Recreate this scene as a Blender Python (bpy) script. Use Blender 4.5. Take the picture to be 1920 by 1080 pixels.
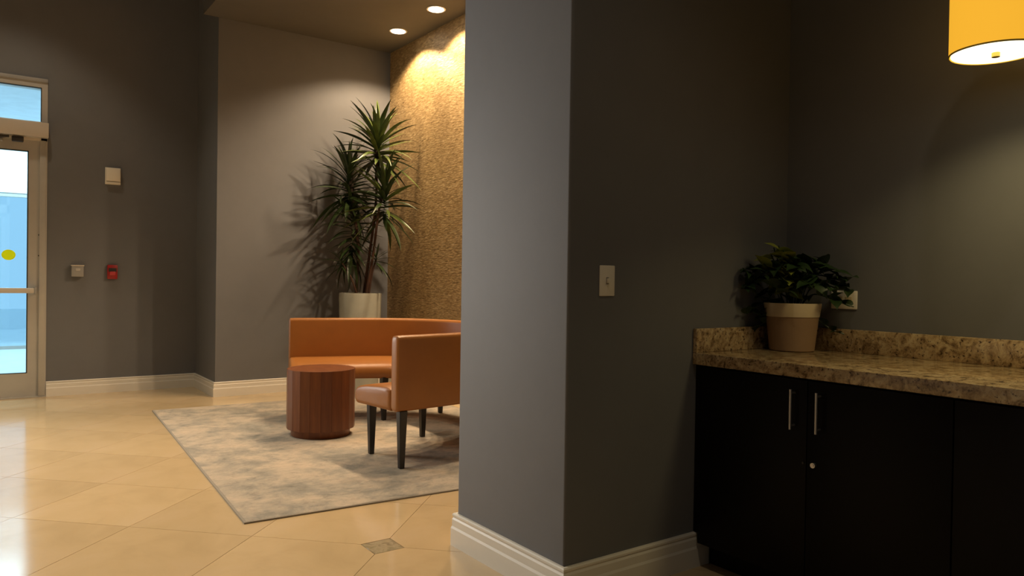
import bpy, bmesh, math, random
from mathutils import Vector, Matrix, Quaternion
for o in list(bpy.data.objects): bpy.data.objects.remove(o)
C = bpy.context.scene.collection
PI = math.pi

# ------------------------------------------------------------------ camera, world, lights, exposure
cam_d = bpy.data.cameras.new('camera'); cam = bpy.data.objects.new('camera', cam_d); C.objects.link(cam)
FPX = 1392.3
cam_d.sensor_width = 36; cam_d.lens = FPX * 36 / 1920; cam_d.clip_start = 0.02
A = Vector((1940, -14, -FPX)).normalized(); B = Vector((-999, 30, -FPX)).normalized(); U = A.cross(B).normalized()
B = U.cross(A)
M3 = Matrix((A, B, U))
cam.matrix_world = Matrix.Translation((0, 0, 1.2)) @ M3.to_4x4()
bpy.context.scene.camera = cam

w = bpy.data.worlds.new('world'); bpy.context.scene.world = w; w.use_nodes = True
w.node_tree.nodes['Background'].inputs[0].default_value = (0.38, 0.70, 1.0, 1)
w.node_tree.nodes['Background'].inputs[1].default_value = 1.25

vs = bpy.context.scene.view_settings
vs.view_transform = 'Standard'; vs.look = 'None'; vs.exposure = 0.0; vs.gamma = 1.0; vs.use_curve_mapping = False

def spot(name, loc, power, color, angle, blend=0.3, size=0.05):
    d = bpy.data.lights.new(name, 'SPOT'); d.energy = power; d.color = color
    d.spot_size = math.radians(angle); d.spot_blend = blend; d.shadow_soft_size = size
    o = bpy.data.objects.new(name, d); o.location = loc; C.objects.link(o); return o
def area(name, loc, power, color, sx, sy=None, spread=180, rot=(0, 0, 0)):
    d = bpy.data.lights.new(name, 'AREA'); d.energy = power; d.color = color
    d.shape = 'RECTANGLE' if sy else 'DISK'; d.size = sx
    if sy: d.size_y = sy
    d.spread = math.radians(spread)
    o = bpy.data.objects.new(name, d); o.location = loc; o.rotation_euler = rot; C.objects.link(o); return o
WARM = (1.0, 0.74, 0.47); LOBBY = (1.0, 0.83, 0.60)
ZL, ZA = 4.7, 3.74                       # lobby and alcove ceiling heights
ALCOVE = [(3.48, 6.92), (3.48, 6.14), (3.48, 5.36), (3.48, 4.58)]
for i, (x, y) in enumerate(ALCOVE):
    spot('alcove_spot', (x, y, ZA - 0.025), 195, WARM, 136, 0.4, 0.05)
for x, y, p in ((0.2, 7.40, 62), (0.2, 5.2, 130), (-0.5, 4.25, 170), (-2.2, 4.4, 110), (-1.8, 6.6, 90), (1.3, 0.3, 40)):
    spot('lobby_spot', (x, y, ZL - 0.03), p, LOBBY, 92, 0.45, 0.08)
for vy in (9.8, 13.3): area('vestibule_panel_light', (0.0, vy, 3.30), 92, (0.62, 0.87, 1.0), 3.0, 0.3)
PEND = (2.72, 1.073, 1.972)
area('pendant_light', (PEND[0], PEND[1], PEND[2] - 0.018), 2.7, (1.0, 0.78, 0.36), 0.24, spread=125)
# added unseen fill brightening the partition's left face; the wall here has no window
area('lobby_side_fill', (-1.35, 8.44, 1.9), 135, (1.0, 0.95, 0.88), 1.4, 2.6, spread=130, rot=(math.radians(-90), 0, 0))

# ------------------------------------------------------------------ materials
def nm(name):
    m = bpy.data.materials.new(name); m.use_nodes = True
    nt = m.node_tree; return m, nt, nt.nodes, nt.links, nt.nodes['Principled BSDF']
def bump(nt, b, scale, strength, dist=0.002, detail=4, stretch=None):
    N, L = nt.nodes, nt.links
    tc = N.new('ShaderNodeTexCoord'); n = N.new('ShaderNodeTexNoise'); bp = N.new('ShaderNodeBump')
    n.inputs['Scale'].default_value = scale; n.inputs['Detail'].default_value = detail
    mp = N.new('ShaderNodeMapping'); L.new(tc.outputs['Object'], mp.inputs['Vector'])
    if stretch: mp.inputs['Scale'].default_value = stretch
    L.new(mp.outputs[0], n.inputs['Vector']); L.new(n.outputs['Fac'], bp.inputs['Height'])
    bp.inputs['Strength'].default_value = strength; bp.inputs['Distance'].default_value = dist
    L.new(bp.outputs[0], b.inputs['Normal'])
def ramp_noise(nt, stops, scale, detail=5, rough=0.6, stretch=None, coord='Object', tex='noise', dist=0.0):
    N, L = nt.nodes, nt.links
    tc = N.new('ShaderNodeTexCoord'); mp = N.new('ShaderNodeMapping'); L.new(tc.outputs[coord], mp.inputs['Vector'])
    if stretch: mp.inputs['Scale'].default_value = stretch
    if tex == 'noise':
        n = N.new('ShaderNodeTexNoise'); n.inputs['Detail'].default_value = detail; n.inputs['Roughness'].default_value = rough
        n.inputs['Distortion'].default_value = dist; out = n.outputs['Fac']
    else:
        n = N.new('ShaderNodeTexVoronoi'); out = n.outputs['Color']
    n.inputs['Scale'].default_value = scale; L.new(mp.outputs[0], n.inputs['Vector'])
    cr = N.new('ShaderNodeValToRGB'); L.new(out, cr.inputs[0])
    el = cr.color_ramp.elements
    while len(el) > 1: el.remove(el[-1])
    el[0].position, el[0].color = stops[0][0], (*stops[0][1], 1)
    for p, c in stops[1:]:
        e = el.new(p); e.color = (*c, 1)
    return cr.outputs[0]
def plain(name, col, rough=0.5, metal=0.0, bs=None, spec=0.5, var=0.06, coat=0):
    m, nt, N, L, b = nm(name)
    b.inputs['Roughness'].default_value = rough; b.inputs['Metallic'].default_value = metal
    b.inputs['Specular IOR Level'].default_value = spec
    if coat: b.inputs['Coat Weight'].default_value = coat
    lo = tuple(c * (1 - var) for c in col); hi = tuple(min(1, c * (1 + var)) for c in col)
    L.new(ramp_noise(nt, [(0.3, lo), (0.7, hi)], 6), b.inputs['Base Color'])
    if bs: bump(nt, b, *bs)
    return m
def emit(name, col, s):
    m, nt, N, L, b = nm(name)
    b.inputs['Base Color'].default_value = (*[c * 0.6 for c in col], 1); b.inputs['Emission Color'].default_value = (*col, 1)
    b.inputs['Emission Strength'].default_value = s; b.inputs['Roughness'].default_value = 0.8
    return m

M = {}
M['paint'] = plain('grey_wall_paint', (0.158, 0.160, 0.167), 0.62, bs=(180, 0.12, 0.001), var=0.03)
M['ceil'] = plain('ceiling_paint', (0.125, 0.115, 0.10), 0.85, var=0.03)
M['white'] = plain('white_trim_paint', (0.80, 0.76, 0.67), 0.4, var=0.02)
M['plastic'] = plain('ivory_plastic', (0.86, 0.80, 0.68), 0.4, var=0.02)
M['alu'] = plain('painted_aluminium', (0.50, 0.475, 0.43), 0.42, 0.1, var=0.04)
M['alu_light'] = plain('light_aluminium', (0.62, 0.56, 0.48), 0.42, 0.0, var=0.03)
M['gasket'] = plain('door_gasket', (0.05, 0.07, 0.08), 0.5)
M['steel'] = plain('brushed_steel', (0.62, 0.60, 0.58), 0.32, 0.9)
M['greyplastic'] = plain('grey_reader_plastic', (0.34, 0.33, 0.31), 0.45)
M['red'] = plain('red_alarm_plastic', (0.36, 0.018, 0.018), 0.35)
M['redlight'] = plain('red_alarm_handle', (0.50, 0.05, 0.05), 0.35)
M['darkmark'] = plain('dark_metal', (0.03, 0.025, 0.02), 0.5)
M['leather'] = plain('orange_leather', (0.35, 0.132, 0.026), 0.38, bs=(260, 0.25, 0.001), var=0.05)
M['piping'] = plain('orange_leather_piping', (0.56, 0.22, 0.06), 0.35)
M['legs'] = plain('espresso_leg_wood', (0.012, 0.008, 0.006), 0.35)
M['cab'] = plain('espresso_cabinet', (0.0035, 0.0022, 0.002), 0.5, var=0.15, spec=0.18)
M['grout'] = plain('tile_grout', (0.13, 0.09, 0.045), 0.9)
M['soil'] = plain('dark_soil', (0.02, 0.014, 0.01), 1.0, bs=(90, 1.0, 0.02))
M['planter'] = plain('pale_glazed_planter', (0.42, 0.42, 0.35), 0.22, var=0.08)
M['potclay'] = plain('tan_clay_pot', (0.33, 0.21, 0.12), 0.7, var=0.08, bs=(120, 0.2, 0.002))
M['potrim'] = plain('cream_glaze', (0.66, 0.54, 0.36), 0.4, var=0.04)
M['stem'] = plain('cane_bark', (0.075, 0.034, 0.018), 0.8, bs=(60, 0.6, 0.004))
M['sheath'] = plain('fibrous_sheath', (0.035, 0.022, 0.012), 0.9, bs=(80, 0.8, 0.004))
M['yellow'] = plain('yellow_sticker', (0.90, 0.75, 0.02), 0.5)
_m = M['yellow']; _nt = _m.node_tree; _b = _nt.nodes['Principled BSDF']; _t = _nt.nodes.new('ShaderNodeBsdfTranslucent'); _x = _nt.nodes.new('ShaderNodeMixShader')
_t.inputs[0].default_value = (1.0, 0.92, 0.02, 1); _nt.links.new(_b.outputs[0], _x.inputs[1]); _nt.links.new(_t.outputs[0], _x.inputs[2]); _nt.links.new(_x.outputs[0], _nt.nodes['Material Output'].inputs[0])
M['shade'] = emit('pendant_shade_fabric', (1.0, 0.50, 0.035), 0.86)
M['diffuser'] = emit('pendant_diffuser', (1.0, 0.93, 0.62), 2.2)
M['lens'] = emit('downlight_lens', (1.0, 0.93, 0.80), 12)
M['panel'] = emit('vestibule_light_panel', (0.8, 0.95, 1.0), 2.2)
M['brass'] = plain('brass_finial', (0.75, 0.55, 0.10), 0.35, 0.4)
M['vfloor'] = plain('pale_vestibule_floor', (0.72, 0.80, 0.82), 0.5)
M['vwall'] = plain('vestibule_plaster', (0.78, 0.84, 0.88), 0.7)

def leafmat(name, c1, c2, rough=0.35):
    m, nt, N, L, b = nm(name)
    L.new(ramp_noise(nt, [(0.3, c1), (0.7, c2)], 9), b.inputs['Base Color'])
    b.inputs['Roughness'].default_value = rough
    b.inputs['Subsurface Weight'].default_value = 0.0
    return m
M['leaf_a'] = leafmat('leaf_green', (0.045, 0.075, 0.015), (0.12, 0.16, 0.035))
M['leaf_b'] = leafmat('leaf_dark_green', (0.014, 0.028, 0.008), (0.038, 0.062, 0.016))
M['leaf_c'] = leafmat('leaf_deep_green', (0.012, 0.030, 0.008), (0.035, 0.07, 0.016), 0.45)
M['leaf_y'] = leafmat('leaf_lime', (0.16, 0.19, 0.02), (0.27, 0.30, 0.05), 0.5)

# polished beige tile
def tilemat(name, stops, scale, rough):
    m, nt, N, L, b = nm(name)
    oi = N.new('ShaderNodeObjectInfo'); col = ramp_noise(nt, stops, scale, 7, 0.6, coord='Object', dist=0.8)
    mul = N.new('ShaderNodeHueSaturation'); mr = N.new('ShaderNodeMapRange')
    L.new(oi.outputs['Random'], mr.inputs[0]); mr.inputs[3].default_value = 0.95; mr.inputs[4].default_value = 1.04
    L.new(mr.outputs[0], mul.inputs['Value']); L.new(col, mul.inputs['Color']); L.new(mul.outputs[0], b.inputs['Base Color'])
    b.inputs['Roughness'].default_value = rough
    return m
M['tile'] = tilemat('polished_beige_tile', [(0.25, (0.57, 0.42, 0.23)), (0.5, (0.64, 0.475, 0.265)), (0.75, (0.67, 0.50, 0.30))], 2.2, 0.13)
M['inset'] = tilemat('mottled_marble_inset', [(0.3, (0.20, 0.15, 0.08)), (0.5, (0.42, 0.34, 0.20)), (0.65, (0.28, 0.23, 0.12)), (0.8, (0.55, 0.47, 0.31))], 14, 0.2)

def rugmat():
    m, nt, N, L, b = nm('abstract_rug_pile')
    c1 = ramp_noise(nt, [(0.30, (0.22, 0.21, 0.18)), (0.43, (0.345, 0.315, 0.26)), (0.55, (0.50, 0.42, 0.325)), (0.70, (0.62, 0.50, 0.37))], 2.9, 10, 0.72, stretch=(1.0, 1.15, 1.0), dist=0.25)
    c2 = ramp_noise(nt, [(0.35, (0.66, 0.67, 0.68)), (0.47, (0.98, 0.98, 0.98)), (0.68, (1.0, 1.0, 1.0)), (0.74, (1.3, 1.28, 1.22))], 13, 9, 0.8, stretch=(0.9, 1.3, 1.0), dist=0.3)
    mx = N.new('ShaderNodeMix'); mx.data_type = 'RGBA'; mx.blend_type = 'MULTIPLY'; mx.inputs[0].default_value = 0.85
    L.new(c1, mx.inputs[6]); L.new(c2, mx.inputs[7]); L.new(mx.outputs[2], b.inputs['Base Color'])
    b.inputs['Roughness'].default_value = 0.95; b.inputs['Specular IOR Level'].default_value = 0.15
    bump(nt, b, 300, 0.6, 0.003)
    return m
M['rug'] = rugmat(); M['rugedge'] = plain('rug_binding', (0.30, 0.265, 0.21), 0.95)

def granite():
    m, nt, N, L, b = nm('speckled_granite')
    c1 = ramp_noise(nt, [(0.30, (0.035, 0.02, 0.01)), (0.40, (0.20, 0.13, 0.065)), (0.50, (0.42, 0.30, 0.165)), (0.62, (0.58, 0.46, 0.28)), (0.75, (0.32, 0.21, 0.12))], 26, 8, 0.72, dist=0.6)
    c2 = ramp_noise(nt, [(0.34, (0.10, 0.06, 0.04)), (0.41, (1, 1, 1)), (0.75, (1.15, 1.1, 1.0))], 75, 4, 0.6)
    mx = N.new('ShaderNodeMix'); mx.data_type = 'RGBA'; mx.blend_type = 'MULTIPLY'; mx.inputs[0].default_value = 0.9
    L.new(c1, mx.inputs[6]); L.new(c2, mx.inputs[7]); L.new(mx.outputs[2], b.inputs['Base Color'])
    b.inputs['Roughness'].default_value = 0.14
    return m
M['granite'] = granite()

def goldmat():
    m, nt, N, L, b = nm('gold_leaf_wallcovering')
    st = (1.0, 0.6, 2.2)
    c1 = ramp_noise(nt, [(0.36, (0.10, 0.055, 0.02)), (0.43, (0.36, 0.235, 0.10)), (0.55, (0.56, 0.385, 0.18)), (0.66, (0.88, 0.70, 0.42))], 26, 8, 0.85, stretch=st, dist=0.3)
    c2 = ramp_noise(nt, [(0.3, (0.62, 0.60, 0.58)), (0.55, (1, 1, 1)), (0.8, (1.12, 1.08, 1.0))], 1.6, 4, 0.6, stretch=(1, 1, 0.35))
    mx = N.new('ShaderNodeMix'); mx.data_type = 'RGBA'; mx.blend_type = 'MULTIPLY'; mx.inputs[0].default_value = 0.8
    L.new(c1, mx.inputs[6]); L.new(c2, mx.inputs[7]); L.new(mx.outputs[2], b.inputs['Base Color'])
    b.inputs['Roughness'].default_value = 0.45; b.inputs['Metallic'].default_value = 0.3
    bump(nt, b, 34, 0.55, 0.006, 6, stretch=st)
    return m
M['gold'] = goldmat()

def woodmat():
    m, nt, N, L, b = nm('reddish_walnut')
    oi = N.new('ShaderNodeObjectInfo')
    col = ramp_noise(nt, [(0.3, (0.125, 0.034, 0.009)), (0.5, (0.175, 0.052, 0.014)), (0.7, (0.23, 0.076, 0.021))], 16, 6, 0.6, stretch=(1, 1, 0.12), dist=0.6)
    mul = N.new('ShaderNodeHueSaturation'); mr = N.new('ShaderNodeMapRange')
    L.new(oi.outputs['Random'], mr.inputs[0]); mr.inputs[3].default_value = 0.86; mr.inputs[4].default_value = 1.1
    L.new(mr.outputs[0], mul.inputs['Value']); L.new(col, mul.inputs['Color']); L.new(mul.outputs[0], b.inputs['Base Color'])
    b.inputs['Roughness'].default_value = 0.38
    return m
M['wood'] = woodmat()

def glassmat():
    m, nt, N, L, b = nm('clear_glass'); out = N['Material Output']
    tr = N.new('ShaderNodeBsdfTransparent'); gl = N.new('ShaderNodeBsdfGlossy'); mx = N.new('ShaderNodeMixShader')
    tr.inputs[0].default_value = (0.92, 0.97, 0.98, 1); gl.inputs['Roughness'].default_value = 0.02
    mx.inputs[0].default_value = 0.06; L.new(tr.outputs[0], mx.inputs[1]); L.new(gl.outputs[0], mx.inputs[2]); L.new(mx.outputs[0], out.inputs[0])
    return m
M['glass'] = glassmat()

# ------------------------------------------------------------------ mesh helpers
def box(bm, lo, hi):
    v = [bm.verts.new((x, y, z)) for z in (lo[2], hi[2]) for y in (lo[1], hi[1]) for x in (lo[0], hi[0])]
    for f in ((0, 2, 3, 1), (4, 5, 7, 6), (0, 1, 5, 4), (2, 6, 7, 3), (0, 4, 6, 2), (1, 3, 7, 5)):
        bm.faces.new([v[i] for i in f])
def bevel(bm, w, seg=2):
    bmesh.ops.bevel(bm, geom=list(bm.edges), offset=w, segments=seg, affect='EDGES', profile=0.5)
def obj(name, bm, mat, parent=None, smooth=False, loc=None, kind=None):
    me = bpy.data.meshes.new(name)
    bmesh.ops.recalc_face_normals(bm, faces=list(bm.faces))
    bm.to_mesh(me); bm.free()
    me.materials.append(M[mat] if isinstance(mat, str) else mat)
    if smooth:
        for p in me.polygons: p.use_smooth = True
        try: me.set_sharp_from_angle(angle=math.radians(38))
        except Exception: pass
    o = bpy.data.objects.new(name, me); C.objects.link(o)
    if parent: o.parent = parent
    if loc: o.location = loc
    if kind: o['kind'] = kind
    return o
def bx(name, lo, hi, mat, parent=None, bev=0, seg=2, kind=None, smooth=False):
    bm = bmesh.new(); box(bm, lo, hi)
    if bev: bevel(bm, bev, seg)
    return obj(name, bm, mat, parent, smooth=bool(bev) or smooth, kind=kind)
def boxes(name, lst, mat, parent=None, kind=None):
    bm = bmesh.new()
    for lo, hi in lst: box(bm, lo, hi)
    return obj(name, bm, mat, parent, kind=kind)
def lathe_bm(bm, prof, n=32, c=(0, 0, 0), close=False):
    rings = []
    for r, z in prof:
        rings.append([bm.verts.new((c[0] + r * math.cos(2 * PI * i / n), c[1] + r * math.sin(2 * PI * i / n), c[2] + z)) for i in range(n)])
    for a, b in zip(rings, rings[1:]):
        for i in range(n): bm.faces.new((a[i], a[(i + 1) % n], b[(i + 1) % n], b[i]))
    bm.faces.new(rings[0][::-1]); bm.faces.new(rings[-1])
    return rings
def lathe(name, prof, mat, parent=None, n=32, c=(0, 0, 0)):
    bm = bmesh.new(); lathe_bm(bm, prof, n, c); return obj(name, bm, mat, parent, smooth=True)
def tube_bm(bm, pts, rads, n=8):
    rings = []
    for i, p in enumerate(pts):
        p = Vector(p); a = Vector(pts[max(0, i - 1)]); b = Vector(pts[min(len(pts) - 1, i + 1)]); t = (b - a).normalized()
        u = t.cross(Vector((0, 0, 1)) if abs(t.z) < .9 else Vector((1, 0, 0))).normalized(); v = t.cross(u)
        r = rads[i] if isinstance(rads, (list, tuple)) else rads
        rings.append([bm.verts.new(p + r * (math.cos(2 * PI * k / n) * u + math.sin(2 * PI * k / n) * v)) for k in range(n)])
    for a, b in zip(rings, rings[1:]):
        for i in range(n): bm.faces.new((a[i], a[(i + 1) % n], b[(i + 1) % n], b[i]))
    bm.faces.new(rings[0][::-1]); bm.faces.new(rings[-1])
def tube(name, pts, rads, mat, parent=None, n=8):
    bm = bmesh.new(); tube_bm(bm, pts, rads, n); return obj(name, bm, mat, parent, smooth=True)
def prism(name, poly, z0, z1, mat, parent=None, bev=0, loc=None):
    bm = bmesh.new(); a = [bm.verts.new((x, y, z0)) for x, y in poly]; b = [bm.verts.new((x, y, z1)) for x, y in poly]
    n = len(poly); bm.faces.new(a[::-1]); bm.faces.new(b)
    for i in range(n): bm.faces.new((a[i], a[(i + 1) % n], b[(i + 1) % n], b[i]))
    if bev: bevel(bm, bev, 1)
    return obj(name, bm, mat, parent, loc=loc, smooth=bool(bev))
def thing(name, label, cat, loc=(0, 0, 0), rz=0, group=None):
    o = bpy.data.objects.new(name, None); C.objects.link(o); o.location = loc; o.rotation_euler = (0, 0, rz)
    o['label'] = label; o['category'] = cat
    if group: o['group'] = group
    return o
def tag(o, label, cat, group=None):
    o['label'] = label; o['category'] = cat
    if group: o['group'] = group
    return o
def structure(o, label=None, cat=None):
    o['kind'] = 'structure'
    if label: o['label'] = label
    if cat: o['category'] = cat
    return o

# ------------------------------------------------------------------ setting
YD, YF, XJ, XG = 8.49, 7.66, 1.90, 3.76           # door wall, alcove rear wall, jog, gold wall
PX, PY0, PY1 = 1.757, 2.092, 2.845                # pillar left face, near and far faces
XC = 3.09                                         # wall behind the counter
XL, YB = -4.0, -3.5
structure(bx('floor', (XL, YB, -0.12), (XG + .1, YD + .25, -0.008), 'grout'), 'grout bed under polished beige floor tiles laid diagonally', 'floor')
floor = bpy.data.objects['floor']
S = 0.445; P0 = (1.475, 3.02); cache = {}; g = 0.0016; ch = 0.07
for i in range(-18, 19):
    for j in range(-18, 19):
        # tile centre sits one step from lattice corners
        cx = P0[0] + S * (i + j) + S; cy = P0[1] + S * (i - j)
        if not (XL - .4 < cx < XG + .4 and YB - .4 < cy < YD + .4): continue
        if cx > XC + .3 and cy < PY1 - .3: continue
        def inset_at(x, y):
            a = (x - P0[0]) / S; b = (y - P0[1]) / S
            u, v = round((a + b) / 2), round((a - b) / 2)
            return u % 4 == 0 and v % 4 == 0
        k = S - g
        flags = tuple(inset_at(cx + dx * S, cy + dy * S) for dx, dy in ((1, 0), (0, 1), (-1, 0), (0, -1)))
        if flags not in cache:
            poly = []
            for fl_, (dx, dy) in zip(flags, ((1, 0), (0, 1), (-1, 0), (0, -1))):
                if fl_:
                    q = k - ch - g
                    e = (k - q)
                    poly += [(dx * q + dy * e, dy * q - dx * e), (dx * q - dy * e, dy * q + dx * e)]
                else: poly.append((dx * k, dy * k))
            t = prism('tile', poly, -0.007, 0.0, 'tile', floor); cache[flags] = t.data
            t.location = (cx, cy, 0)
        else:
            t = bpy.data.objects.new('tile', cache[flags]); C.objects.link(t); t.parent = floor; t.location = (cx, cy, 0)
ins = None
for u in range(-12, 13, 4):
    for v in range(-12, 13, 4):
        x = P0[0] + S * (u + v); y = P0[1] + S * (u - v)
        if not (XL < x < XG and YB < y < YD): continue
        if ins is None:
            ins = prism('inset_tile', [(-ch, -ch), (ch, -ch), (ch, ch), (-ch, ch)], -0.007, 0.0, 'inset', floor, bev=0.001); t = ins
        else:
            t = bpy.data.objects.new('inset_tile', ins.data); C.objects.link(t); t.parent = floor
        t.location = (x, y, 0)
        t['label'] = 'small square mottled brown marble inset'

T = 0.2
dx0, dx1, dz = -0.53, 0.53, 3.068
boxes('wall_entrance', [((XL - T, YD, -.01), (dx0, YD + T, ZL)), ((dx1, YD, -.01), (XJ + T, YD + T, ZL)), ((dx0, YD, dz), (dx1, YD + T, ZL))], 'paint', kind='structure')
bx('wall_jog', (XJ, YF + T, -.01), (XJ + T, YD, ZL), 'paint', kind='structure')
bx('wall_rear', (XJ, YF, -.01), (XG + T, YF + T, ZL), 'paint', kind='structure')
bx('wall_gold', (XG, PY1, -.01), (XG + T, YF, ZA), 'gold', kind='structure')
def pillar():
    bm = bmesh.new(); box(bm, (PX, PY0, -.01), (XG + T, PY1, ZL))
    es = [e for e in bm.edges if abs(e.verts[0].co.x - PX) < 1e-4 and abs(e.verts[1].co.x - PX) < 1e-4 and abs(e.verts[0].co.z - e.verts[1].co.z) > 1]
    bmesh.ops.bevel(bm, geom=es, offset=0.012, segments=5, affect='EDGES', profile=0.5)
    return obj('wall_partition', bm, 'paint', smooth=True, kind='structure')
pillar()
bx('wall_counter', (XC, YB, -.01), (XC + T, PY0, ZL), 'paint', kind='structure')
bx('wall_left', (XL - T, YB, -.01), (XL, YD, ZL), 'paint', kind='structure')
bx('wall_behind', (XL - T, YB - T, -.01), (XC + T, YB, ZL), 'paint', kind='structure')
bx('ceiling', (XL - T, YB - T, ZL), (XG + T, YD + T, ZL + .15), 'ceil', kind='structure')
bx('ceiling_alcove', (PX, PY1, ZA), (XG + T, YF, ZA + .12), 'ceil', kind='structure')
bx('trim_fascia', (PX, PY1, ZA + .12), (PX + .12, YF, ZL), 'paint', kind='structure')

# baseboards: colonial profile, mitred
BP = [(0, 0), (.021, 0), (.021, .078), (.017, .088), (.017, .118), (.013, .126), (.013, .130), (.016, .134), (.016, .141), (.011, .146), (0, .146)]
def baseboard(name, path, sidx, n_in=None):
    """path: 2D points, wall surface; room is on the right hand of travel. one object per segment, mitred at the shared corners."""
    P = [Vector(p) for p in path]
    def nrm(a, b):
        d = (b - a).normalized(); return Vector((d.y, -d.x))
    for s in range(len(P) - 1):
        n = nrm(P[s], P[s + 1]); ends = []
        for e, oth in ((s, s - 1), (s + 1, s + 1)):
            if 0 <= oth < len(P) - 1:
                n2 = nrm(P[oth], P[oth + 1]); m = (n + n2); m = m / (m.dot(n))
            else: m = n
            ends.append((P[e], m))
        bm = bmesh.new(); rings = [[bm.verts.new((p.x + m.x * d, p.y + m.y * d, z)) for d, z in BP] for p, m in ends]
        k = len(BP)
        for i in range(k): bm.faces.new((rings[0][i], rings[0][(i + 1) % k], rings[1][(i + 1) % k], rings[1][i]))
        bm.faces.new(rings[0]); bm.faces.new(rings[1][::-1])
        obj(name[s], bm, 'white', kind='structure')
baseboard(['baseboard_entrance', 'baseboard_jog', 'baseboard_rear', 'baseboard_gold', 'baseboard_partition_far', 'baseboard_partition_side', 'baseboard_partition_near'],
          [(dx1 + .002, YD), (XJ, YD), (XJ, YF), (XG, YF), (XG, PY1), (PX, PY1), (PX, PY0), (2.545, PY0)], 0)
baseboard(['baseboard_entrance_left'], [(XL, YD), (dx0 - .002, YD)], 0)

# ------------------------------------------------------------------ storefront and vestibule
win = thing('window_1', 'fixed transom window above the entrance door', 'window'); win['kind'] = 'structure'
fy0, fy1 = YD - 0.012, YD + 0.12
boxes('frame', [((dx0, fy0, 2.98), (dx1, fy1, dz - .035)), ((dx1 - .052, fy0, 0), (dx1, fy1, 2.98)), ((dx0, fy0, 0), (dx0 + .052, fy1, 2.98))], 'alu', win)
bx('head_trim', (dx0 - .0, fy0 - .012, dz - .035), (dx1, fy1, dz), 'greyplastic', win, bev=.003)
bx('glass', (dx0 + .05, YD + .05, 2.64), (dx1 - .05, YD + .058, 2.985), 'glass', win)
bx('transom_bar', (dx0, fy0 - .0, 2.47), (dx1, fy1, 2.655), 'alu_light', win, bev=.003)
boxes('glazing_bead', [((dx1 - .058, fy0 - .002, 2.655), (dx1 - .05, fy0 + .02, 2.98)), ((dx0 + .05, fy0 - .002, 2.972), (dx1 - .05, fy0 + .02, 2.982))], 'gasket', win)

door = thing('door_1', 'glass entrance door in a grey metal frame with push bar', 'door', (0, 0, 0)); door['kind'] = 'structure'
L0, L1 = -0.472, 0.472; gx0, gx1 = -.375, .378
boxes('stile', [((gx1, YD, .01), (L1, YD + .045, 2.475)), ((L0, YD, .01), (gx0, YD + .045, 2.475))], 'alu', door)
bx('top_rail', (gx0, YD, 2.365), (gx1, YD + .045, 2.475), 'alu', door)
bx('bottom_rail', (gx0, YD, .01), (gx1, YD + .045, .238), 'alu', door)
bx('glass', (gx0, YD + .02, .236), (gx1, YD + .028, 2.367), 'glass', door)
boxes('gasket', [((gx1 - .009, YD - .001, .238), (gx1 + .001, YD + .02, 2.365)), ((gx0, YD - .001, 2.356), (gx1, YD + .02, 2.367)), ((gx0, YD - .001, .236), (gx1, YD + .02, .243))], 'gasket', door)
hinge_bm = bmesh.new()
for z in (1.36, 1.56): box(hinge_bm, (L1 - .012, YD - .004, z), (dx1 - .008, YD + .01, z + .012))
obj('hinge_gap', hinge_bm, 'darkmark', door)
bx('hinge_leaf', (L1 - .004, fy0 - .006, .012), (dx1 - .012, fy0 + .03, 2.474), 'alu', door, bev=.002)
bar = bx('push_bar', (-.40, YD - .078, 1.005), (.428, YD - .045, 1.055), 'alu_light', door, bev=.008)
bx('end_cap', (.426, YD - .080, .999), (.448, YD - .0, 1.061), 'greyplastic', bar, bev=.004)
bx('end_cap', (-.42, YD - .080, .999), (-.398, YD - .0, 1.061), 'greyplastic', bar, bev=.004)
bx('threshold', (dx0, YD - .03, 0.0), (dx1, YD + .13, .010), 'alu', door)

op = thing('door_operator', 'long pale automatic door operator box mounted above the glass door', 'door operator')
bx('housing', (dx0, YD - .10, 2.495), (dx1 + .004, YD - .013, 2.635), 'alu_light', op, bev=.004)
tube('arm', [(.22, YD - .06, 2.478), (.04, YD - .07, 2.455), (-.10, YD - .05, 2.47)], .012, 'darkmark', op)
bx('pivot', (.24, YD - .085, 2.435), (.335, YD - .035, 2.486), 'darkmark', op, bev=.008)
bx('arm_bracket', (.10, YD - .06, 2.43), (.17, YD - .012, 2.455), 'greyplastic', op, bev=.004)

bm = bmesh.new()
n = 28
a = [bm.verts.new((.225 + .056 * math.cos(2 * PI * i / n), YD + .0192, 1.367 + .050 * math.sin(2 * PI * i / n))) for i in range(n)]
b = [bm.verts.new((v.co.x, YD + .0180, v.co.z)) for v in a]
bm.faces.new(a); bm.faces.new(b[::-1])
for i in range(n): bm.faces.new((a[i], a[(i + 1) % n], b[(i + 1) % n], b[i]))
tag(obj('sticker', bm, 'yellow'), 'round yellow sticker on the glass entrance door', 'sticker')

VX0, VX1, VY, VZ = -3.0, 2.2, 14.0, 3.35
structure(bx('floor_vestibule', (VX0, YD + .25, -.1), (VX1, VY + .1, 0), 'vfloor'))
structure(bx('ceiling_vestibule', (VX0, YD + T, VZ), (VX1, VY + .1, VZ + .1), 'vwall'))
structure(bx('wall_vestibule_left', (VX0 - .1, YD + T, 0), (VX0, VY + .1, VZ), 'vwall'))
structure(bx('wall_vestibule_right', (VX1, YD + T, 0), (VX1 + .1, VY + .1, VZ), 'vwall'))
vs_ = thing('window_2', 'far glazed front of the bright entrance vestibule', 'window'); vs_['kind'] = 'structure'
boxes('frame', [((VX0, VY - .04, 0), (VX1, VY + .04, .05)), ((VX0, VY - .04, 2.38), (VX1, VY + .04, 2.439))] +
      [((x - .03, VY - .04, .05), (x + .03, VY + .04, 2.38)) for x in (-2.9, -1.4, -.35, 1.3, 2.1)], 'alu', vs_)
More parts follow.
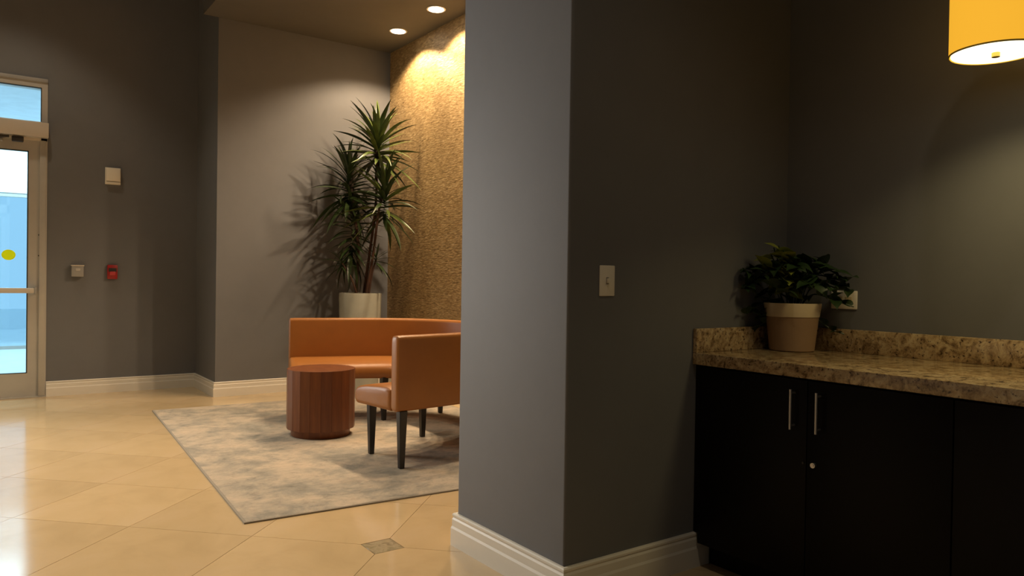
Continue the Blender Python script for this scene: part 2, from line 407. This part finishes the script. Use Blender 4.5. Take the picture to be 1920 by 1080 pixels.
bx('glass', (VX0, VY - .004, .05), (VX1, VY + .004, 2.38), 'glass', vs_)
bx('header', (VX0, VY - .05, 2.44), (VX1, VY + .05, VZ), 'vwall', vs_)
structure(bx('pavement', (-14, VY + .1, -.12), (14, VY + 16, -.02), 'vfloor'))
for k, y in enumerate((9.8, 13.3)):
    t = thing('ceiling_panel_light', ('near' if k == 0 else 'far') + ' long light panel on the vestibule ceiling beyond the glass door', 'ceiling light', (0, y, VZ))
    bx('frame', (-1.55, -.2, -.02), (1.55, .2, 0), 'alu_light', t); bx('lens', (-1.5, -.15, -.026), (1.5, .15, -.018), 'panel', t)

# ------------------------------------------------------------------ wall devices
t = thing('wall_strobe', 'square ivory wall box above the card reader and red alarm', 'wall box', (1.0945, YD, 2.19))
bx('back_plate', (-.070, -.012, -.085), (.070, 0, .085), 'plastic', t, bev=.003)
bx('cover', (-.064, -.045, -.055), (.064, -.012, .079), 'plastic', t, bev=.008)
bx('lower_lip', (-.064, -.038, -.080), (.064, -.012, -.060), 'plastic', t, bev=.005)
t = thing('card_reader', 'small grey square metal box on the wall beside the entrance door', 'card reader', (.788, YD, 1.225))
bx('housing', (-.052, -.05, -.056), (.052, 0, .054), 'greyplastic', t, bev=.003)
bx('hood', (-.057, -.056, .048), (.057, 0, .058), 'alu_light', t, bev=.002)
bx('button', (-.018, -.054, -.002), (.022, -.049, .026), 'alu', t, bev=.002)
t = thing('fire_alarm_pull_station', 'red fire alarm pull box right of the grey card reader', 'alarm', (1.095, YD, 1.22))
bx('housing', (-.046, -.035, -.072), (.046, 0, .072), 'red', t, bev=.008)
bx('recess', (-.036, -.038, .002), (.036, -.034, .040), 'darkmark', t, bev=.003); t.children[-1]['label'] = 'dark recess above the handle'
bx('handle', (-.028, -.055, -.036), (.028, -.034, .006), 'redlight', t, bev=.008)
t = thing('light_switch', 'single ivory toggle switch plate on the partition wall', 'light switch', (1.9445, PY0, 1.2025))
bx('cover_plate', (-.0385, -.006, -.0585), (.0385, 0, .0585), 'plastic', t, bev=.003)
tg = bx('toggle', (-.005, -.018, -.010), (.005, -.004, .010), 'plastic', t, bev=.002)
boxes('slot', [((-.0065, -.0066, -.0125), (.0065, -.0058, .0125))], 'darkmark', t)
t = thing('wall_outlet', 'ivory wall outlet plate behind the small pot plant', 'outlet', (XC, 1.798, 1.1345))
bx('cover_plate', (-.006, -.060, -.040), (0, .060, .040), 'plastic', t, bev=.003)
for y in (-.022, .022):
    bx('socket', (-.0075, y - .016, -.014), (-.005, y + .016, .014), 'potrim', t, bev=.001)

# ------------------------------------------------------------------ alcove downlights
for k, (x, y) in enumerate(ALCOVE):
    lab = ['recessed ceiling downlight nearest the dark corner of the alcove', 'recessed ceiling downlight close to the partition edge', 'recessed downlight over the curved banquette back, hidden behind partition',
           'recessed downlight over the banquette middle, hidden behind partition'][k]
    t = thing('downlight', lab, 'downlight', (x, y, ZA), 0, 'recessed downlights along the gold wall')
    bm = bmesh.new(); n = 32; R = [(.088, 0), (.092, -.004), (.088, -.008), (.074, -.007), (.070, 0)]
    rr = [[bm.verts.new((r * math.cos(2 * PI * i / n), r * math.sin(2 * PI * i / n), z)) for i in range(n)] for r, z in R]
    for p, q in zip(rr, rr[1:] + rr[:1]):
        for i in range(n): bm.faces.new((p[i], p[(i + 1) % n], q[(i + 1) % n], q[i]))
    obj('trim_ring', bm, 'white', t, smooth=True)
    lathe('lens', [(.072, -.002), (.070, -.010), (.045, -.016), (.015, -.019)], 'lens', t, 28)

# ------------------------------------------------------------------ rug
ang = math.radians(-3.2)
rug = thing('area_rug', 'large abstract grey and beige rug under the orange banquette', 'rug', (1.06, 3.66, 0), ang)
def rug_bm():
    bm = bmesh.new(); W_, D_ = 2.42, 3.46; nx, ny = 24, 34; random.seed(4)
    top = [[bm.verts.new((W_ * i / nx, D_ * j / ny, .009 + random.uniform(-.0006, .0004))) for i in range(nx + 1)] for j in range(ny + 1)]
    for j in range(ny):
        for i in range(nx): bm.faces.new((top[j][i], top[j][i + 1], top[j + 1][i + 1], top[j + 1][i]))
    r = bmesh.ops.extrude_edge_only(bm, edges=[e for e in bm.edges if len(e.link_faces) == 1])
    for v in [x for x in r['geom'] if isinstance(x, bmesh.types.BMVert)]: v.co.z = .0005
    return bm
obj('pile', rug_bm(), 'rug', rug, smooth=True)
boxes('binding', [((-.012, -.012, .0005), (2.432, 0, .008)), ((-.012, 3.46, .0005), (2.432, 3.472, .008)), ((-.012, 0, .0005), (0, 3.46, .008)), ((2.42, 0, .0005), (2.432, 3.46, .008))], 'rugedge', rug)

# ------------------------------------------------------------------ curved banquette
ctrl = [(2.105, 4.13), (2.40, 4.165), (2.78, 4.235), (3.14, 4.44), (3.39, 4.82), (3.46, 5.25), (3.38, 5.66), (3.16, 5.98), (2.86, 6.165), (2.50, 6.29), (2.195, 6.385)]
def catmull(P, per):
    P = [Vector(p) for p in P]; P = [2 * P[0] - P[1]] + P + [2 * P[-1] - P[-2]]; out = []
    for i in range(1, len(P) - 2):
        for k in range(per):
            t = k / per; a, b, c, d = P[i - 1:i + 3]
            out.append(.5 * ((2 * b) + (c - a) * t + (2 * a - 5 * b + 4 * c - d) * t * t + (3 * b - a - 3 * c + d) * t ** 3))
    out.append(P[-2]); return out
path = catmull(ctrl, 6)
for _ in range(3): path = [path[0]] + [(path[i - 1] + 2 * path[i] + path[i + 1]) / 4 for i in range(1, len(path) - 1)] + [path[-1]]
def frame(i):
    a = path[max(0, i - 1)]; b = path[min(len(path) - 1, i + 1)]; t = (b - a).normalized(); return path[i], t, Vector((-t.y, t.x))
def sweep(prof, endr=0.02):
    """closed profile (d inward, z) swept along path, ends rounded by shrinking."""
    bm = bmesh.new(); rings = []; N_ = len(path)
    cd = sum(p[0] for p in prof) / len(prof); cz = (max(p[1] for p in prof) + min(p[1] for p in prof)) / 2
    hw = (max(p[0] for p in prof) - min(p[0] for p in prof)) / 2; hz = (max(p[1] for p in prof) - min(p[1] for p in prof)) / 2
    cdm = (max(p[0] for p in prof) + min(p[0] for p in prof)) / 2
    def ring(P_, T_, Nn, push, s):
        return [bm.verts.new((P_.x + T_.x * push + Nn.x * (cdm + (d - cdm) * (1 - s / hw)), P_.y + T_.y * push + Nn.y * (cdm + (d - cdm) * (1 - s / hw)), cz + (z - cz) * (1 - s / hz))) for d, z in prof]
    for a_ in (90, 60, 30):
        P_, T_, Nn = frame(0); rings.append(ring(P_, T_, Nn, endr * (1 - math.sin(math.radians(a_))), endr * (1 - math.cos(math.radians(a_)))))
    for i in range(1, N_ - 1): rings.append(ring(*frame(i), 0, 0))
    for a_ in (30, 60, 90):
        P_, T_, Nn = frame(N_ - 1); rings.append(ring(P_, T_, Nn, -endr * (1 - math.sin(math.radians(a_))), endr * (1 - math.cos(math.radians(a_)))))
    k = len(prof)
    for a, b in zip(rings, rings[1:]):
        for i in range(k): bm.faces.new((a[i], a[(i + 1) % k], b[(i + 1) % k], b[i]))
    bm.faces.new(rings[0]); bm.faces.new(rings[-1][::-1]); return bm
def rounded(d0, d1, z0, z1, r, n=4):
    out = []
    for cx, cz, a0 in ((d1 - r, z0 + r, -90), (d1 - r, z1 - r, 0), (d0 + r, z1 - r, 90), (d0 + r, z0 + r, 180)):
        for k in range(n + 1):
            a = math.radians(a0 + 90 * k / n); out.append((cx + r * math.cos(a), cz + r * math.sin(a)))
    return out
bq = thing('curved_banquette', 'orange leather curved banquette sofa with dark tapered legs on the rug', 'sofa')
obj('backrest', sweep(rounded(0, .085, .366, .842, .026), .02), 'leather', bq, smooth=True)
seat_prof = [(.087, .362), (.50, .362), (.515, .367), (.528, .382), (.532, .41), (.526, .445), (.508, .468), (.47, .484), (.38, .500), (.24, .512), (.13, .512), (.087, .50)]
seat_prof = [(d, z + .0) for d, z in seat_prof]
obj('seat', sweep(seat_prof, .028), 'leather', bq, smooth=True)
def leg_bm(r0, r1, h):
    bm = bmesh.new()
    v = [bm.verts.new((sx * r, sy * r, z)) for r, z in ((r1, 0), (r0, h)) for sx, sy in ((-1, -1), (1, -1), (1, 1), (-1, 1))]
    bm.faces.new(v[:4][::-1]); bm.faces.new(v[4:])
    for i in range(4): bm.faces.new((v[i], v[(i + 1) % 4], v[4 + (i + 1) % 4], v[4 + i]))
    bevel(bm, .003, 1); return bm
l0 = None
for (x, y) in ((2.155, 4.165), (2.165, 4.625), (2.72, 4.92), (2.76, 5.66), (3.36, 4.85), (3.34, 5.72), (2.235, 6.33), (2.12, 5.90), (2.86, 4.31), (2.95, 6.07)):
    if l0 is None: l0 = obj('leg', leg_bm(.027, .0165, .362), 'legs', bq, smooth=True, loc=(x, y, .0095))
    else:
        o = bpy.data.objects.new('leg', l0.data); C.objects.link(o); o.parent = bq; o.location = (x, y, .0095)

# ------------------------------------------------------------------ faceted wooden drum table
tb = thing('drum_side_table', 'round reddish wooden drum side table of vertical staves on the rug', 'table', (2.118, 5.42, .0095))
NS, RT, HT = 20, .252, .50
lathe('plinth', [(.215, 0), (.218, .004), (.218, .068), (.212, .07)], 'wood', tb, 40)
tp = lathe('table_top', [(RT - .03, .06), (RT - .03, HT - .001), (.14, HT), (.02, HT)], 'wood', tb, 40)
st0 = None
for k in range(NS):
    if st0 is None:
        a = PI / NS - .0015; p = [(RT * math.cos(-a), RT * math.sin(-a)), (RT * math.cos(a), RT * math.sin(a)), ((RT - .03) * math.cos(a), (RT - .03) * math.sin(a)), ((RT - .03) * math.cos(-a), (RT - .03) * math.sin(-a))]
        st0 = prism('stave', p, .055, HT, 'wood', tb, bev=.0008)
        o = st0
    else:
        o = bpy.data.objects.new('stave', st0.data); C.objects.link(o); o.parent = tb
    o.rotation_euler = (0, 0, 2 * PI * (k + .3) / NS)

# ------------------------------------------------------------------ plants
def strap_leaf(L_, W_, droop, fold=.35, seg=7, name='leaf', mat='leaf_a', wide=.35):
    bm = bmesh.new(); rows = []; x = z = 0; a = 0
    for s in range(seg + 1):
        t = s / seg; w_ = W_ * (math.sin(PI * min(1, (t * (1 - wide) + .12))) ** .6 if t < .98 else .04) * (1 - t ** 3)
        w_ = max(w_, .0006)
        rows.append([bm.verts.new((x, -w_, z + w_ * fold)), bm.verts.new((x, 0, z)), bm.verts.new((x, w_, z + w_ * fold))])
        a = -droop * t ** 1.3; x += L_ / seg * math.cos(a); z += L_ / seg * math.sin(a)
    for p, q in zip(rows, rows[1:]):
        bm.faces.new((p[0], p[1], q[1], q[0])); bm.faces.new((p[1], p[2], q[2], q[1]))
    me = bpy.data.meshes.new(name); bm.to_mesh(me); bm.free(); me.materials.append(M[mat])
    for f in me.polygons: f.use_smooth = True
    return me
random.seed(11)
PLX, PLY = 3.235, 7.22; Ld = Vector((.812, -.583, 0))
dr = thing('potted_dracaena', 'tall leafy cane plant in a pale cylindrical planter behind the banquette', 'plant', (PLX, PLY, 0))
lathe('planter', [(.175, 0), (.19, .004), (.212, .6), (.218, 1.03), (.216, 1.04), (.205, 1.042), (.198, 1.035), (.196, .99)], 'planter', dr, 48)
lathe('soil', [(.19, .975), (.195, .995), (.10, 1.005), (.02, 1.01)], 'soil', dr, 24)
leafA = [strap_leaf(l, w, d, mat='leaf_a') for l, w, d in ((.44, .022, .5), (.48, .023, .9), (.38, .021, .3))]
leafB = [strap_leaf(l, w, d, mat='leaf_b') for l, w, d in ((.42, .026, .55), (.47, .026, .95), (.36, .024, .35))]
DOWN = []
def rosette(cane, c, n, top, mats, lscale=1.0, lo=-35, hi=82, spread=.12, keep=None):
    for k in range(n):
        az = 2.399963 * k + random.uniform(-.25, .25); f = (k + .5) / n
        el = math.radians(lo + (hi - lo) * f ** .8 + random.uniform(-8, 8)); s = lscale * random.uniform(.78, 1.12) * (1 - .15 * f)
        base = Vector(c) + Vector((0, 0, (f - 1) * spread))
        d = Vector((math.cos(az) * math.cos(el), math.sin(az) * math.cos(el), math.sin(el)))
        tip = base + d * .42 * s
        wx, wy = tip.x + PLX, tip.y + PLY
        me = random.choice(mats)
        q = Matrix.Rotation(az, 4, 'Z') @ Matrix.Rotation(-el, 4, 'Y') @ Matrix.Rotation(random.uniform(-.5, .5), 4, 'X')
        for tr in range(5):
            mt = Matrix.Translation(base) @ q @ Matrix.Scale(s, 4)
            vv = [mt @ v.co for v in me.vertices]
            if max(v.x for v in vv) + PLX < XG - .006 and max(v.y for v in vv) + PLY < YF - .006: break
            s *= .8
        else: continue
        o = bpy.data.objects.new('leaf', me); C.objects.link(o); o.parent = cane; o.matrix_local = mt
def cane(pts, r0, r1):
    pts = [Vector(p) for p in pts]; n = len(pts)
    sm = catmull3(pts, 5); m = len(sm)
    return tube('cane', sm, [r0 + (r1 - r0) * i / (m - 1) for i in range(m)], 'stem', dr, 8)
def catmull3(P, per):
    P = [2 * P[0] - P[1]] + P + [2 * P[-1] - P[-2]]; out = []
    for i in range(1, len(P) - 2):
        for k in range(per):
            t = k / per; a, b, c, d = P[i - 1:i + 3]
            out.append(.5 * ((2 * b) + (c - a) * t + (2 * a - 5 * b + 4 * c - d) * t * t + (3 * b - a - 3 * c + d) * t ** 3))
    out.append(P[-2]); return out
def at(l, depth, z): return Ld * l + Vector((.4, .9, 0)).normalized() * depth + Vector((0, 0, z))
c1 = cane([at(.03, 0, .98), at(.09, -.02, 1.45), at(.15, -.03, 2.0), at(.15, 0, 2.60)], .017, .012)
rosette(c1, at(.16, 0, 2.66), 80, 3, leafA + leafB[:1], 1.22, -30, 80, .24)
c2 = cane([at(-.05, .03, .98), at(-.03, .05, 1.5), at(-.10, .03, 2.05), at(-.14, .0, 2.28)], .017, .012)
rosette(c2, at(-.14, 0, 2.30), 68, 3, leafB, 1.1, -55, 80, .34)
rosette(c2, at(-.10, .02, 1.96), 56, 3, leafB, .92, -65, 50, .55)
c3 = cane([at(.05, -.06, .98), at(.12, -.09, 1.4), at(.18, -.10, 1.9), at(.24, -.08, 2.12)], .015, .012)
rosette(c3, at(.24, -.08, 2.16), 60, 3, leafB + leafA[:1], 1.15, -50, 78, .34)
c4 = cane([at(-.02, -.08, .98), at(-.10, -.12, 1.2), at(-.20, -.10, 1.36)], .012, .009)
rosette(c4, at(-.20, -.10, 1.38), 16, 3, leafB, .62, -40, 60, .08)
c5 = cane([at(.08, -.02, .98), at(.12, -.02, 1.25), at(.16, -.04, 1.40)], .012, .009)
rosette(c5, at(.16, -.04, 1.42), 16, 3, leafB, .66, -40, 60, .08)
for c_, pts in ((c1, [at(.15, -.0, 2.42), at(.15, 0, 2.66)]), (c2, [at(-.08, .02, 1.85), at(-.13, 0, 2.32)]), (c3, [at(.20, -.09, 2.0), at(.24, -.08, 2.16)])):
    bm = bmesh.new(); tube_bm(bm, pts, [.026, .034], 8); obj('sheath', bm, 'sheath', c_, smooth=True)

# small pot plant on the counter
CT = .907
sp = thing('potted_plant', 'small bushy dark green plant in a two tone pot on the granite counter', 'plant', (2.925, 1.945, CT))
lathe('pot', [(.088, 0), (.094, .004), (.110, .146), (.111, .150)], 'potclay', sp, 40)
lathe('rim', [(.110, .150), (.113, .151), (.121, .205), (.120, .210), (.112, .210), (.106, .19)], 'potrim', sp, 40)['label'] = 'cream glazed rim band'
lathe('soil', [(.104, .18), (.106, .192), (.04, .198), (.01, .199)], 'soil', sp, 20)
leafC = [strap_leaf(.075, .026, .7, .25, 5, 'leaf', 'leaf_c', .1), strap_leaf(.09, .030, 1.1, .2, 5, 'leaf', 'leaf_c', .1), strap_leaf(.06, .022, .5, .3, 5, 'leaf', 'leaf_b', .1)]
leafY = [strap_leaf(.09, .032, .5, .25, 5, 'leaf', 'leaf_y', .1)]
random.seed(5)
def stem(ctrlp, nleaf, mats, r=.0028):
    pts = catmull3([Vector(p) for p in ctrlp], 6)
    def cl(p):
        return Vector((min(p.x, XC - .045 - 2.925), min(p.y, PY0 - .03 - 1.945), max(p.z, .015)))
    pts = [cl(p) for p in pts]
    st = tube('stem', pts, r, 'leaf_c', sp, 5)
    for k in range(nleaf):
        i = int(len(pts) * (.25 + .75 * k / nleaf)); i = min(i, len(pts) - 1); p = pts[i]; az = random.uniform(0, 2 * PI); el = random.uniform(-.5, .9) if p.z > .17 else random.uniform(.15, .9)
        for tr in range(8):
            d = Vector((math.cos(az) * math.cos(el), math.sin(az) * math.cos(el), math.sin(el))); tip = p + d * .1
            if tip.x + 2.925 < XC - .035 and tip.y + 1.945 < PY0 - .03: break
            az = random.uniform(0, 2 * PI)
        else: continue
        me = random.choice(mats); s = random.uniform(.75, 1.2)
        mt = Matrix.Translation(p) @ Matrix.Rotation(az, 4, 'Z') @ Matrix.Rotation(-el, 4, 'Y') @ Matrix.Rotation(random.uniform(-.6, .6), 4, 'X') @ Matrix.Scale(s, 4)
        vv = [mt @ v.co for v in me.vertices]
        if min(v.z for v in vv) < .006 or max(v.x for v in vv) + 2.925 > XC - .006 or max(v.y for v in vv) + 1.945 > PY0 - .006: continue
        if min(v.z for v in vv) < .105 and (max(v.x for v in vv) + 2.925 > XC - .024 or max(v.y for v in vv) + 1.945 > PY0 - .024): continue
        o = bpy.data.objects.new('leaf', me); C.objects.link(o); o.parent = st; o.matrix_local = mt
lat = Vector((.66, -.75, 0))              # along the picture's horizontal at the pot
for l, d, z, n_ in ((-.30, .02, .28, 9), (-.29, -.03, .34, 9), (-.25, .0, .16, 8), (-.19, .02, .08, 7), (-.27, .04, .33, 9), (-.24, -.06, .27, 10), (-.20, .03, .22, 9), (-.15, -.10, .33, 10), (-.16, .0, .13, 8), (-.08, -.08, .36, 10), (0, -.10, .36, 10), (.05, -.02, .38, 10), (.11, -.09, .35, 10),
                    (.17, -.05, .34, 10), (.22, -.02, .30, 10), (.27, .0, .27, 10), (.24, -.06, .20, 8), (.16, -.10, .27, 8), (-.08, -.13, .26, 8), (.06, -.13, .28, 9), (.15, .02, .37, 8), (-.02, .03, .37, 8), (.21, -.03, .08, 5)):
    e = lat * l + Vector((.75, .66, 0)) * d
    stem([(lat.x * l * .12, lat.y * l * .12, .19), (e.x * .35, e.y * .35, .19 + (z - .12) * .75), (e.x * .75, e.y * .75, z + .02), (e.x, e.y, z)], n_, leafC)
for l, z in ((-.07, .46), (-.10, .42), (-.05, .44), (-.13, .38), (-.09, .45)):
    e = lat * l + Vector((-.06, -.05, 0)); stem([(0, 0, .19), (e.x * .5, e.y * .5, .32), (e.x, e.y, z)], 9, leafY)

# ------------------------------------------------------------------ counter and cabinets
CY1 = PY0 - .002
ct = thing('granite_countertop', 'speckled brown granite countertop with low backsplash', 'countertop', (0, 0, 0))
CY0 = -1.05
bm = bmesh.new(); box(bm, (2.440, CY0, .857), (XC - .001, CY1, CT)); bevel(bm, .004, 2); obj('slab', bm, 'granite', ct, smooth=True)
bx('backsplash', (XC - .021, CY0, CT), (XC - .001, CY1 - .021, CT + .10), 'granite', ct, bev=.002)
bx('side_splash', (2.442, CY1 - .020, CT), (XC - .001, CY1, CT + .10), 'granite', ct, bev=.002)
FX = 2.478
def cabinet(y1, y0, lab, filler=False, lock=True):
    c = thing('base_cabinet', lab, 'cabinet', (0, 0, 0), 0, 'base cabinets under the granite counter')
    bx('carcass', (FX + .004, y0, .10), (XC - .002, y1, .856), 'cab', c)
    bx('toe_kick', (2.55, y0, 0.0), (2.57, y1, .10), 'cab', c)
    if filler: bx('filler_strip', (FX - .014, y1, .150), (FX + .03, CY1, .856), 'cab', c)
    ym = (y0 + y1) / 2
    for a, b, hy in ((ym + .0015, y1 - .001, ym + .052), (y0 + .001, ym - .0015, ym - .052)):
        d = bx('door', (FX - .016, a, .105), (FX + .003, b, .848), 'cab', c, bev=.002)
        bm = bmesh.new(); hx = FX - .016 - .028
        tube_bm(bm, [(hx, hy, .664), (hx, hy, .812)], .0052, 12)
        for z in (.678, .798): tube_bm(bm, [(hx, hy, z), (FX - .015, hy, z)], .004, 8)
        obj('handle', bm, 'steel', d, smooth=True)
        if lock and b < ym + .01:
            bm = bmesh.new(); ly = ym - .032
            tube_bm(bm, [(FX - .016, ly, .545), (FX - .028, ly, .545)], .0095, 16); tube_bm(bm, [(FX - .028, ly, .545), (FX - .030, ly, .545)], .006, 12)
            obj('lock', bm, 'steel', d, smooth=True)
        elif lock:
            bm = bmesh.new(); tube_bm(bm, [(FX - .016, ym + .012, .545), (FX - .021, ym + .012, .545)], .004, 10); obj('lock_strike', bm, 'darkmark', d, smooth=True)
    return c
cabinet(2.068, 1.068, 'black two door base cabinet with bar handles nearest the partition wall', True)
cabinet(1.066, .066, 'black two door base cabinet at the right edge of the picture', False, True)
cabinet(.064, -.936, 'black two door base cabinet furthest from the partition wall', False, False)

# ------------------------------------------------------------------ pendant lamp
pl = thing('pendant_lamp', 'yellow glowing drum pendant lamp hanging over the counter', 'lamp', PEND)
n = 48; R0 = .135; bm = bmesh.new()
rr = [[bm.verts.new((r * math.cos(2 * PI * i / n), r * math.sin(2 * PI * i / n), z)) for i in range(n)] for r, z in ((R0, 0), (R0, .40), (R0 - .003, .40), (R0 - .003, 0))]
for p, q in zip(rr, rr[1:] + rr[:1]):
    for i in range(n): bm.faces.new((p[i], p[(i + 1) % n], q[(i + 1) % n], q[i]))
obj('shade', bm, 'shade', pl, smooth=True)
lathe('diffuser', [(R0 - .006, .004), (R0 - .006, .001), (.02, .001)], 'diffuser', pl, 48)
bm = bmesh.new()
rr = [[bm.verts.new((r * math.cos(2 * PI * i / n), r * math.sin(2 * PI * i / n), z)) for i in range(n)] for r, z in ((R0 - .002, -.001), (R0 + .001, -.001), (R0 + .001, .004), (R0 - .002, .004))]
for p, q in zip(rr, rr[1:] + rr[:1]):
    for i in range(n): bm.faces.new((p[i], p[(i + 1) % n], q[(i + 1) % n], q[i]))
obj('bottom_ring', bm, 'brass', pl, smooth=True)
lathe('finial', [(.010, -.014), (.0125, -.013), (.0125, .001)], 'brass', pl, 20)
tube('rod', [(0, 0, .30), (0, 0, ZL - PEND[2])], .006, 'steel', pl, 10)
lathe('canopy', [(.06, ZL - PEND[2] - .025), (.065, ZL - PEND[2] - .005), (.065, ZL - PEND[2])], 'steel', pl, 24)
